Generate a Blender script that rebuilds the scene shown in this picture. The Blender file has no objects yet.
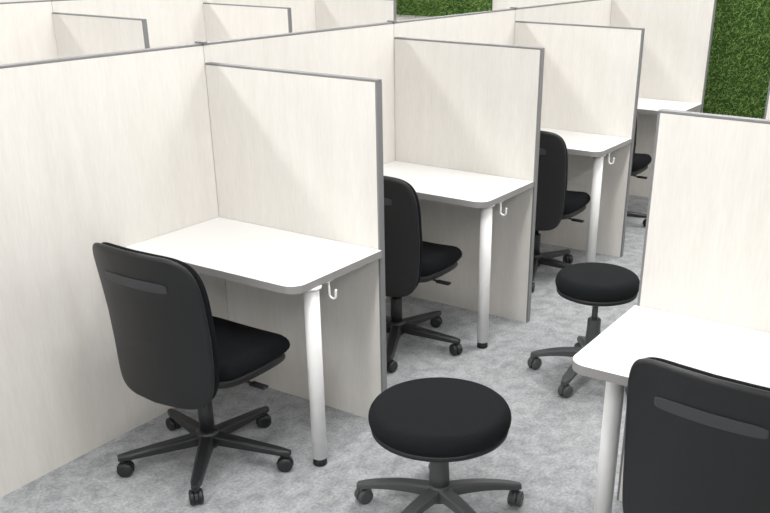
import bpy, math, random
import numpy as np
from mathutils import Vector, Matrix
random.seed(3); rng=np.random.default_rng(5)
S=1.27; W=.796; HW=1.387; HD=1.318; DK=.72; D=.483; T=.03
# ---------------------------------------------------------------- materials
def mat(name,col,rough=.6,spec=.4,metal=0):
    m=bpy.data.materials.new(name); m.use_nodes=True
    b=m.node_tree.nodes["Principled BSDF"]
    b.inputs["Base Color"].default_value=(*col,1); b.inputs["Roughness"].default_value=rough
    b.inputs["Specular IOR Level"].default_value=spec; b.inputs["Metallic"].default_value=metal
    return m
def noise_mat(name,c1,c2,scale,stretch=(1,1,1),rough=.6,detail=6,lo=.35,hi=.65,bump=0,bscale=200,spec=.4,fine=None,dist=0):
    m=mat(name,c1,rough,spec); nt=m.node_tree; N=nt.nodes; L=nt.links; b=N["Principled BSDF"]
    tc=N.new("ShaderNodeTexCoord"); mp=N.new("ShaderNodeMapping"); mp.inputs["Scale"].default_value=stretch
    L.new(tc.outputs["Object"],mp.inputs["Vector"])
    n=N.new("ShaderNodeTexNoise"); n.inputs["Scale"].default_value=scale; n.inputs["Detail"].default_value=detail
    n.inputs["Roughness"].default_value=.62; n.inputs["Distortion"].default_value=dist
    L.new(mp.outputs[0],n.inputs["Vector"])
    r=N.new("ShaderNodeValToRGB"); r.color_ramp.elements[0].position=lo; r.color_ramp.elements[1].position=hi
    r.color_ramp.elements[0].color=(*c1,1); r.color_ramp.elements[1].color=(*c2,1)
    L.new(n.outputs["Fac"],r.inputs[0]); last=r.outputs[0]
    if fine:
        n2=N.new("ShaderNodeTexNoise"); n2.inputs["Scale"].default_value=fine[0]; n2.inputs["Detail"].default_value=4
        L.new(mp.outputs[0],n2.inputs["Vector"])
        r2=N.new("ShaderNodeValToRGB"); r2.color_ramp.elements[0].position=.35; r2.color_ramp.elements[1].position=.65
        a=fine[1]; r2.color_ramp.elements[0].color=(a,a,a,1); r2.color_ramp.elements[1].color=(1,1,1,1)
        L.new(n2.outputs["Fac"],r2.inputs[0])
        mx=N.new("ShaderNodeMix"); mx.data_type='RGBA'; mx.blend_type='MULTIPLY'; mx.inputs[0].default_value=1
        L.new(last,mx.inputs[6]); L.new(r2.outputs[0],mx.inputs[7]); last=mx.outputs[2]
    L.new(last,b.inputs["Base Color"])
    if bump:
        n3=N.new("ShaderNodeTexNoise"); n3.inputs["Scale"].default_value=bscale; n3.inputs["Detail"].default_value=3
        L.new(tc.outputs["Object"],n3.inputs["Vector"])
        bp=N.new("ShaderNodeBump"); bp.inputs["Strength"].default_value=bump; bp.inputs["Distance"].default_value=.004
        L.new(n3.outputs["Fac"],bp.inputs["Height"]); L.new(bp.outputs[0],b.inputs["Normal"])
    return m
M_panel=noise_mat("whitewashed_wood",(.725,.698,.658),(.78,.757,.722),3.0,(5,5,.7),rough=.55,lo=.3,hi=.7,fine=(24,.97),spec=.3)
M_trim=mat("grey_edge_trim",(.20,.20,.205),.45,.5)
M_edge=mat("desk_edge_band",(.28,.275,.27),.5,.4)
M_desk=mat("desk_white_laminate",(.87,.865,.855),.38,.4)
M_white=mat("white_powder_coat",(.84,.84,.84),.35,.5)
M_black=mat("black_plastic",(.011,.0115,.013),.45,.4)
M_blk2=mat("black_base_nylon",(.016,.017,.019),.40,.5)
M_fab=noise_mat("black_fabric",(.006,.0065,.008),(.011,.012,.014),300,rough=.95,bump=.4,bscale=600,spec=.12)
M_fabr=noise_mat("stool_fabric",(.007,.009,.010),(.014,.016,.017),350,rough=.95,bump=.5,bscale=650,spec=.15)
M_mesh=mat("handle_grey",(.05,.052,.057),.5,.3)
M_grey=mat("dark_grey_nylon",(.075,.08,.082),.45,.5)
M_floor=noise_mat("mottled_carpet",(.35,.365,.38),(.52,.535,.55),15,rough=.97,detail=12,lo=.36,hi=.62,bump=.5,bscale=260,spec=.1,fine=(90,.74),dist=.4)
M_wall=mat("painted_wall",(.80,.79,.77),.8,.2)
M_ceil=mat("ceiling_white",(.85,.85,.84),.9,.2)
M_moss=noise_mat("artificial_grass",(.08,.18,.035),(.28,.43,.13),30,rough=.75,spec=.2)
M_mossb=mat("grass_backing",(.05,.10,.025),.9,.1)
M_lamp=bpy.data.materials.new("led_panel"); M_lamp.use_nodes=True
bb=M_lamp.node_tree.nodes["Principled BSDF"]; bb.inputs["Emission Color"].default_value=(1,.99,.97,1); bb.inputs["Emission Strength"].default_value=3
# ---------------------------------------------------------------- mesh helpers
def mk(name,vs,fs,m,smooth=False,parent=None,bevel=0,seg=2,mats=None,fm=None):
    me=bpy.data.meshes.new(name); me.from_pydata([tuple(v) for v in vs],[],fs); me.update()
    o=bpy.data.objects.new(name,me); bpy.context.collection.objects.link(o)
    for mm in (mats or [m]): me.materials.append(mm)
    if fm:
        for p,i in zip(me.polygons,fm): p.material_index=i
    if smooth:
        for p in me.polygons: p.use_smooth=True
    import bmesh
    bm=bmesh.new(); bm.from_mesh(me); bmesh.ops.recalc_face_normals(bm,faces=bm.faces); bm.to_mesh(me); bm.free()
    if bevel:
        b=o.modifiers.new("bevel","BEVEL"); b.width=bevel; b.segments=seg; b.limit_method='ANGLE'
    if parent: o.parent=parent
    return o
def box(name,a,b,m,parent=None,bevel=0,mats=None,fm=None):
    (x0,y0,z0),(x1,y1,z1)=a,b
    vs=[(x0,y0,z0),(x1,y0,z0),(x1,y1,z0),(x0,y1,z0),(x0,y0,z1),(x1,y0,z1),(x1,y1,z1),(x0,y1,z1)]
    fs=[(0,3,2,1),(4,5,6,7),(0,1,5,4),(1,2,6,5),(2,3,7,6),(3,0,4,7)]
    return mk(name,vs,fs,m,parent=parent,bevel=bevel,mats=mats,fm=fm)
def empty(name,loc=(0,0,0),rz=0):
    e=bpy.data.objects.new(name,None); bpy.context.collection.objects.link(e); e.empty_display_size=.1
    e.location=loc; e.rotation_euler=(0,0,rz); return e
def tube(name,path,rad,m,parent=None,n=16,caps=True):
    path=[Vector(p) for p in path]; k=len(path)
    rads=rad if isinstance(rad,(list,tuple)) else [rad]*k
    vs=[];fs=[]; ref=None
    for i,p in enumerate(path):
        t=(path[min(i+1,k-1)]-path[max(i-1,0)]).normalized()
        if ref is None: ref=t.orthogonal().normalized()
        a=(ref-t*ref.dot(t)).normalized(); ref=a; b=t.cross(a)
        for j in range(n):
            th=2*math.pi*j/n; vs.append(p+(a*math.cos(th)+b*math.sin(th))*rads[i])
    for i in range(k-1):
        for j in range(n):
            fs.append((i*n+j,i*n+(j+1)%n,(i+1)*n+(j+1)%n,(i+1)*n+j))
    if caps: fs+= [tuple(range(n)),tuple(range((k-1)*n,k*n))]
    return mk(name,vs,fs,m,parent=parent,smooth=True)
def lathe(name,prof,m,parent=None,n=48,c=(0,0)):
    vs=[];fs=[]
    for r,z in prof:
        for j in range(n):
            th=2*math.pi*j/n; vs.append((c[0]+r*math.cos(th),c[1]+r*math.sin(th),z))
    k=len(prof)
    for i in range(k-1):
        for j in range(n): fs.append((i*n+j,i*n+(j+1)%n,(i+1)*n+(j+1)%n,(i+1)*n+j))
    fs+= [tuple(range(n)),tuple(range((k-1)*n,k*n))]
    return mk(name,vs,fs,m,parent=parent,smooth=True)
def pillow(name,a,b,ex,rings,fmap,m,parent=None,n=72):
    vs=[];fs=[]
    for s,h in rings:
        for j in range(n):
            th=2*math.pi*j/n; c,si=math.cos(th),math.sin(th)
            p=a*s*math.copysign(abs(c)**(2/ex),c); q=b*s*math.copysign(abs(si)**(2/ex),si)
            vs.append(fmap(p,q,h))
    k=len(rings)
    for i in range(k-1):
        for j in range(n): fs.append((i*n+j,i*n+(j+1)%n,(i+1)*n+(j+1)%n,(i+1)*n+j))
    fs+= [tuple(range(n)),tuple(range((k-1)*n,k*n))]
    return mk(name,vs,fs,m,parent=parent,smooth=True)
def edge_rings(th,rr,a,inner=(.02,.2,.4,.6,.8),crown=0.0):
    R=[]
    for s in inner: R.append((s,th/2+crown*(1-s*s)))
    for i in range(9):
        t=math.pi*i/8
        R.append((1-rr/a+rr/a*math.sin(t),(th/2)*math.cos(t)))
    for s in reversed(inner): R.append((s,-th/2))
    return R
# ---------------------------------------------------------------- partitions
def partition(name,x0,y0,x1,y1,h,along,ends=()):
    e=empty(name,((x0+x1)/2,(y0+y1)/2,0)); cx,cy=(x0+x1)/2,(y0+y1)/2
    t=.008
    bx0,bx1,by0,by1=x0-cx,x1-cx,y0-cy,y1-cy
    ax0,ax1,ay0,ay1=bx0,bx1,by0,by1
    if 'lo' in ends:
        if along=='x': ax0+=t
        else: ay0+=t
    if 'hi' in ends:
        if along=='x': ax1-=t
        else: ay1-=t
    box("board",(ax0,ay0,.0),(ax1,ay1,h-t),M_panel,e)
    box("top_trim",(bx0,by0,h-t),(bx1,by1,h),M_trim,e,bevel=.0015)
    if 'lo' in ends:
        if along=='x': box("edge_trim_a",(bx0,by0,0),(ax0,by1,h-t),M_trim,e)
        else: box("edge_trim_a",(bx0,by0,0),(bx1,ay0,h-t),M_trim,e)
    if 'hi' in ends:
        if along=='x': box("edge_trim_b",(ax1,by0,0),(bx1,by1,h-t),M_trim,e)
        else: box("edge_trim_b",(bx0,ay1,0),(bx1,by1,h-t),M_trim,e)
    return e
G=.0015
def desk(x,y,sgn,hook=True,w=W,d=D,legdx=0,legdy=0):
    e=empty("study_desk",(x,y,0))
    th=.027; r=.055
    w_=w-.003
    pts=[(-G,sgn*G),(-G,sgn*w_)]
    cx,cy=-d+r,sgn*(w_-r)
    for i in range(11):
        t=math.pi/2*i/10
        pts.append((cx-r*math.sin(t),cy+sgn*r*math.cos(t)))
    pts.append((-d,sgn*G))
    n=len(pts)
    vs=[(p[0],p[1],DK-th) for p in pts]+[(p[0],p[1],DK) for p in pts]
    fs=[tuple(range(n)),tuple(range(n,2*n))]+[(i,(i+1)%n,n+(i+1)%n,n+i) for i in range(n)]
    mk("desktop",vs,fs,None,parent=e,mats=[M_edge,M_desk],fm=[0,1]+[0]*n)
    lx,ly=-d+.093+legdx,sgn*(w-.042+legdy)
    lathe("leg",[(.027,.03),(.027,DK-th-.008)],M_white,e,c=(lx,ly),n=32)
    lathe("leg_flange",[(.036,DK-th-.008),(.036,DK-th)],M_white,e,c=(lx,ly),n=32)
    lathe("leg_foot",[(.022,0),(.026,.004),(.026,.012),(.022,.03)],M_black,e,c=(lx,ly),n=32)
    if hook:
        hx=lx+.075; hy=sgn*(w_-.004)
        box("hook_plate",(hx-.02,min(hy,hy-sgn*.03),DK-th-.004),(hx+.02,max(hy,hy-sgn*.03),DK-th),M_white,e)
        z=DK-th-.004
        P=[(hx,hy-sgn*.006,z),(hx,hy-sgn*.004,z-.03)]
        for i in range(9):
            t=math.pi*i/8
            P.append((hx,hy-sgn*.004+sgn*(.014-.014*math.cos(t)),z-.045-.014*math.sin(t)))
        P.append((hx,hy+sgn*.024,z-.03)); P.append((hx,hy+sgn*.026,z-.024))
        tube("hook",P,.0042,M_white,e,n=10)
    box("bracket",(-.022,min(sgn*.1,sgn*.16),DK-th-.04),(-G,max(sgn*.1,sgn*.16),DK-th),M_white,e)
    return e
XE=4.03
partition("booth_back_partition",-2.2,0,-G,T,HW,'x',('lo',))
for k in range(0,3):
    partition("booth_back_partition",k*S+G,0,(k+1)*S-G if k<2 else XE+.5,T,HW,'x')
for k in range(3):
    partition("booth_divider",k*S,-W,k*S+T,-G,HD,'y',('lo',))
    if k==0: desk(0,0,-1,w=W+.012,d=.492,legdx=.018,legdy=.014)
    else: desk(k*S,0,-1)
partition("tall_end_partition",XE,-.745,XE+T,-G,1.62,'y',('lo',))
desk(XE,0,-1,w=.745)
def post(x,y,h):
    e=empty("partition_joint_post",(x,y,0))
    box("cap",(-.010,-.012,h),(.010,.032,h+.006),M_trim,e)
for k in range(3): post(k*S,0,HW+.0005)
Y2=2.50
for k in range(-1,4):
    partition("booth_back_partition",k*S-.02+G,Y2,min((k+1)*S-.02-G,4.9),Y2+T,HW,'x')
for k in range(0,4):
    x=k*S-.03
    partition("booth_divider",x,Y2-.79,x+T,Y2-G,HD,'y',('lo',))
    desk(x,Y2,-1,hook=False,w=.79)
XR=-.022; YR=-1.795; YB=YR-.86
for k in range(3):
    yy=YR-(0 if k==0 else .012)
    partition("booth_divider",XR+k*S,YB+G,XR+k*S+T,yy,HD,'y',('hi',))
    desk(XR+k*S,YB,1,w=yy-YB+(.01 if k==0 else 0),d=.515 if k==0 else .49,legdx=.085 if k==0 else 0,legdy=-.042 if k==0 else 0)
partition("booth_back_partition",XR-.9,YB-T,XR+3*S,YB-.001,HW,'x',('lo',))
# ---------------------------------------------------------------- casters / bases
def caster(par,x,y,ang,sfx,m,r=.027,zt=.075):
    c,s=math.cos(ang),math.sin(ang)
    def tr(px,py,pz): return (x+px*c-py*s,y+px*s+py*c,pz)
    for side in (-1,1):
        vs=[];fs=[];n=28
        prof=[(.004,.006),(r-.003,.006),(r,.008),(r,.019),(r-.004,.023),(.012,.024),(.004,.022)]
        for rr,w in prof:
            for j in range(n):
                t=2*math.pi*j/n; vs.append(tr(rr*math.cos(t)-.008,side*w,r+rr*math.sin(t)))
        for i in range(len(prof)-1):
            for j in range(n): fs.append((i*n+j,i*n+(j+1)%n,(i+1)*n+(j+1)%n,(i+1)*n+j))
        fs+=[tuple(range(n)),tuple(range((len(prof)-1)*n,len(prof)*n))]
        mk("caster_%s_wheel_%s"%(sfx,"a" if side<0 else "b"),vs,fs,m,parent=par,smooth=True)
    vs=[];fs=[];n=14
    for w in (-.0055,.0055):
        vs.append(tr(-.008,w,r))
        for j in range(n):
            t=math.radians(-15)+math.radians(215)*j/(n-1)
            vs.append(tr((r+.003)*math.cos(t)-.008,w,r+(r+.003)*math.sin(t)))
    k=n+1
    for j in range(n): fs.append((j,(j+1)%k,k+(j+1)%k,k+j))
    fs.append((n,0,k,k+n)); fs+=[tuple(range(k)),tuple(range(k,2*k))]
    mk("caster_%s_hood"%sfx,vs,fs,m,parent=par)
    tube("caster_%s_stem"%sfx,[(x,y,r*1.6),(x,y,zt)],.009,m,par,n=12)
def star_base(par,R,a0,m,hubr=.042,zh=.105,ze=.078,w0=.052,w1=.036,arch=0):
    lathe("base_hub",[(hubr*.8,zh-.045),(hubr,zh-.03),(hubr,zh+.012),(hubr*.8,zh+.022)],m,par,n=32)
    for i in range(5):
        a=a0+i*2*math.pi/5; c,s=math.cos(a),math.sin(a)
        vs=[];K=9
        for k in range(K):
            t=k/(K-1); rr=hubr*.6+(R+.014-hubr*.6)*t
            w=(w0+(w1-w0)*t)/2
            if k==K-1: w*=.6
            zt=zh+.012+(ze+.004-zh-.012)*t+arch*math.sin(math.pi*t); h=.040+(.020-.040)*t
            for (dy,dz) in [(-w,-h),(-w,-.007),(-w*.62,0),(w*.62,0),(w,-.007),(w,-h)]:
                vs.append((rr*c-dy*s,rr*s+dy*c,zt+dz))
        fs=[]
        for k in range(K-1):
            for j in range(6): fs.append((k*6+j,k*6+(j+1)%6,(k+1)*6+(j+1)%6,(k+1)*6+j))
        fs+=[tuple(range(6)),tuple(range((K-1)*6,K*6))]
        mk("base_leg_%d"%(i+1),vs,fs,m,parent=par,bevel=.002)
        caster(par,R*c,R*s,a+random.uniform(-1.2,1.2),str(i+1),m,zt=ze-.01)
def sstep(a,b,x):
    t=min(1,max(0,(x-a)/(b-a))); return t*t*(3-2*t)
def office_chair(loc,rz,base_a,seat_z=.475):
    e=empty("office_chair",(loc[0],loc[1],0),rz)
    star_base(e,.305,base_a-rz,M_blk2)
    lathe("gas_column_cover",[(.027,.115),(.027,.24),(.022,.243)],M_blk2,e,n=28)
    lathe("gas_column",[(.014,.24),(.014,seat_z-.10)],M_black,e,n=20)
    box("tilt_mechanism",(-.13,-.075,seat_z-.145),(.11,.075,seat_z-.088),M_black,e,bevel=.012)
    def smap(p,q,h):
        f=sstep(.08,.24,p); b=sstep(.05,.22,abs(q)); rear=sstep(-.10,-.225,p)
        return (p+.056+.030*rear*(q/.22)**2,q*(1-.08*sstep(0,-.24,p)),seat_z-.045+h*(1-.25*f)-.024*f*f+.006*b+.010*rear)
    pillow("seat_cushion",.228,.238,4.2,edge_rings(.078,.034,.235),smap,M_fab,e)
    def umap(p,q,h):
        v=smap(p,q,h); return (v[0],v[1],v[2]-.048-(.012 if h<0 else 0)*(1-((p/.22)**2+(q/.22)**2)/2))
    pillow("seat_shell",.214,.220,4.2,edge_rings(.026,.012,.222),umap,M_black,e)
    zc,hh=.598,.272
    def bx(z,y):
        t=(z-zc)/hh
        x=-.222-.020*t+.018*(1-min(1,abs(t+.05)**2))
        return x+.046*(abs(y)/.21)**2
    def bmap(off):
        def f(p,q,h):
            z=zc+q; t=q/hh
            y=p*(1-.045*sstep(0,-1,t)-.015*sstep(.5,1,t))
            return (bx(z,y)+h+off,y,z-.010*(p/.22)**2*(1 if t>0 else -.6))
        return f
    pillow("backrest_shell",.232,hh,7,edge_rings(.022,.011,.222,inner=(.02,.15,.3,.45,.6,.75,.88)),bmap(-.012),M_black,e,n=128)
    pillow("backrest_cushion",.229,hh*.985,6.5,edge_rings(.034,.017,.218,inner=(.02,.15,.3,.45,.6,.75,.86)),bmap(.014),M_fab,e,n=128)
    def gm(p,q,h): return bmap(-.0245)(p,q+.165,h)
    pillow("backrest_grip",.138,.017,6,edge_rings(.004,.002,.15,inner=(.05,.3,.5,.7,.9)),gm,M_mesh,e,n=64)
    vs=[];fs=[]
    path=[(-.06,seat_z-.115),(-.13,seat_z-.118),(-.168,seat_z-.105),(-.186,seat_z-.07),(-.190,seat_z-.03)]
    ws=[.05,.055,.06,.06,.05]
    for i,((x,z),w) in enumerate(zip(path,ws)):
        a=Vector(path[max(0,i-1)]); b=Vector(path[min(len(path)-1,i+1)])
        t=(b-a).normalized(); nx,nz=-t.y*.007,t.x*.007
        for sy,sn in ((-1,1),(1,1),(1,-1),(-1,-1)): vs.append((x+nx*sn,w*sy,z+nz*sn))
    K=len(path)
    for k in range(K-1):
        for j in range(4): fs.append((k*4+j,k*4+(j+1)%4,(k+1)*4+(j+1)%4,(k+1)*4+j))
    fs+=[(0,1,2,3),tuple(range((K-1)*4,K*4))]
    mk("back_support",vs,fs,M_black,parent=e,bevel=.003)
    tube("height_lever",[(.03,-.05,seat_z-.115),(.035,-.15,seat_z-.12),(.04,-.20,seat_z-.127)],.005,M_black,e,n=10)
    box("height_lever_paddle",(.028,-.265,seat_z-.135),(.056,-.195,seat_z-.123),M_black,e,bevel=.005)
    return e
rad=math.radians
office_chair((-.572,-.418),0,rad(0))
office_chair((.68,-.40),0,rad(-8))
office_chair((1.96,-.49),0,rad(-14))
office_chair((3.15,-.42),0,rad(5))
office_chair((-.490,-.2255-2.025),rad(-5),rad(10))
# ---------------------------------------------------------------- stools
def stool(loc,a0,h,r,R=.265):
    e=empty("round_stool",(loc[0],loc[1],0))
    star_base(e,R,a0,M_grey,hubr=.038,zh=.115,ze=.075,w0=.048,w1=.038,arch=.012)
    lathe("column_cover",[(.034,.13),(.033,.17),(.029,.24),(.029,min(.27,h-.11)),(.024,min(.275,h-.105))],M_grey,e,n=32)
    lathe("column",[(.013,.2),(.013,h-.08)],M_grey,e,n=20)
    lathe("seat_flange",[(.05,h-.110),(.085,h-.102),(.09,h-.09)],M_black,e,n=36)
    lathe("seat_pan",[(.05,h-.100),(r-.03,h-.096),(r-.008,h-.086),(r-.006,h-.070)],M_black,e,n=64)
    t=.084; prof=[(r-.014,h-t)]
    for i in range(13):
        a=-math.pi/2+math.pi*i/12
        prof.append((r-.034+.034*math.cos(a),h-t/2-.002+(t/2-.002)*math.sin(a)))
    for s in (.75,.5,.25,.05): prof.append(((r-.034)*s,h-.004+.006*(1-s*s)))
    lathe("seat_cushion",prof,M_fabr,e,n=72)
    return e
stool((-.441,-1.330),rad(31.5),.427,.227,R=.278)
stool((.862,-1.312),rad(34),.482,.179,R=.255)
# ---------------------------------------------------------------- room
X0,X1,Y0,Y1,H=-4.5,5.0,-5.0,5.2,2.7
box("floor",(X0,Y0,-.05),(X1,Y1,0),M_floor)
box("ceiling",(X0,Y0,H),(X1,Y1,H+.05),M_ceil)
box("wall_far",(X1,Y0,0),(X1+.1,Y1,H),M_panel)
box("wall_near",(X0-.1,Y0,0),(X0,Y1,H),M_wall)
box("wall_left",(X0,Y1,0),(X1,Y1+.1,H),M_wall)
box("wall_right",(X0,Y0-.1,0),(X1,Y0,H),M_wall)
def moss(y0,y1,z0,z1):
    e=empty("artificial_grass_panel",(X1,0,0))
    box("backing",(-.02,y0,z0),(-.001,y1,z1),M_mossb,e)
    n=int((y1-y0)*(z1-z0)*9000)
    by=rng.uniform(y0,y1,n); bz=rng.uniform(z0,z1,n)
    L=rng.uniform(.02,.045,n); ty=rng.normal(0,.018,n); tz=rng.normal(-.006,.018,n); w=rng.uniform(.002,.005,n); an=rng.uniform(0,math.pi,n)
    V=np.zeros((n,3,3))
    V[:,0]=np.stack([np.full(n,-.02),by-w*np.cos(an),bz-w*np.sin(an)],1)
    V[:,1]=np.stack([np.full(n,-.02),by+w*np.cos(an),bz+w*np.sin(an)],1)
    V[:,2]=np.stack([-.02-L,by+ty,np.maximum(bz+tz,.005)],1)
    me=bpy.data.meshes.new("grass_blades"); me.from_pydata(V.reshape(-1,3).tolist(),[],np.arange(3*n).reshape(-1,3).tolist())
    me.materials.append(M_moss); o=bpy.data.objects.new("grass_blades",me); bpy.context.collection.objects.link(o); o.parent=e
moss(1.50,2.72,1.11,1.9)
moss(-1.6,-.25,.01,1.9)
# ---------------------------------------------------------------- lights
for i,x in enumerate((-3.2,-.9,1.4,3.7)):
    for j,y in enumerate((-3.4,-1.2,1.2,3.6)):
        e=empty("ceiling_light",(x,y,H))
        box("housing",(-.62,-.17,-.04),(.62,.17,-.001),M_white,e,bevel=.004)
        box("diffuser",(-.60,-.15,-.046),(.60,.15,-.0405),M_lamp,e)
        ld=bpy.data.lights.new("lamp","AREA"); ld.shape='RECTANGLE'; ld.size=1.2; ld.size_y=.3; ld.energy=26; ld.color=(1,.992,.98)
        lo=bpy.data.objects.new("lamp",ld); lo.location=(0,0,-.06); lo.parent=e; bpy.context.collection.objects.link(lo)
w=bpy.data.worlds.new("world"); bpy.context.scene.world=w; w.use_nodes=True
w.node_tree.nodes["Background"].inputs[0].default_value=(1,1,1,1); w.node_tree.nodes["Background"].inputs[1].default_value=.5
# ---------------------------------------------------------------- camera
cam=bpy.data.cameras.new("camera"); co=bpy.data.objects.new("camera",cam); bpy.context.collection.objects.link(co)
y,t,r=.5411,.4367,.0136
f=Vector((math.cos(t)*math.cos(y),math.cos(t)*math.sin(y),-math.sin(t))); ri=Vector((math.sin(y),-math.cos(y),0)); up=ri.cross(f)
r2=ri*math.cos(r)+up*math.sin(r); u2=-ri*math.sin(r)+up*math.cos(r)
m=Matrix.Identity(4)
for i in range(3): m[i][0]=r2[i]; m[i][1]=u2[i]; m[i][2]=-f[i]
m[0][3],m[1][3],m[2][3]=-2.6577,-2.6853,1.7551
co.matrix_world=m; cam.sensor_width=36; cam.lens=924.58*36/770; cam.shift_x=-(446.82-385)/770; cam.shift_y=(370.19-256.5)/770
cam.clip_start=.01
bpy.context.scene.camera=co
vs=bpy.context.scene.view_settings; vs.view_transform='Standard'; vs.look='None'
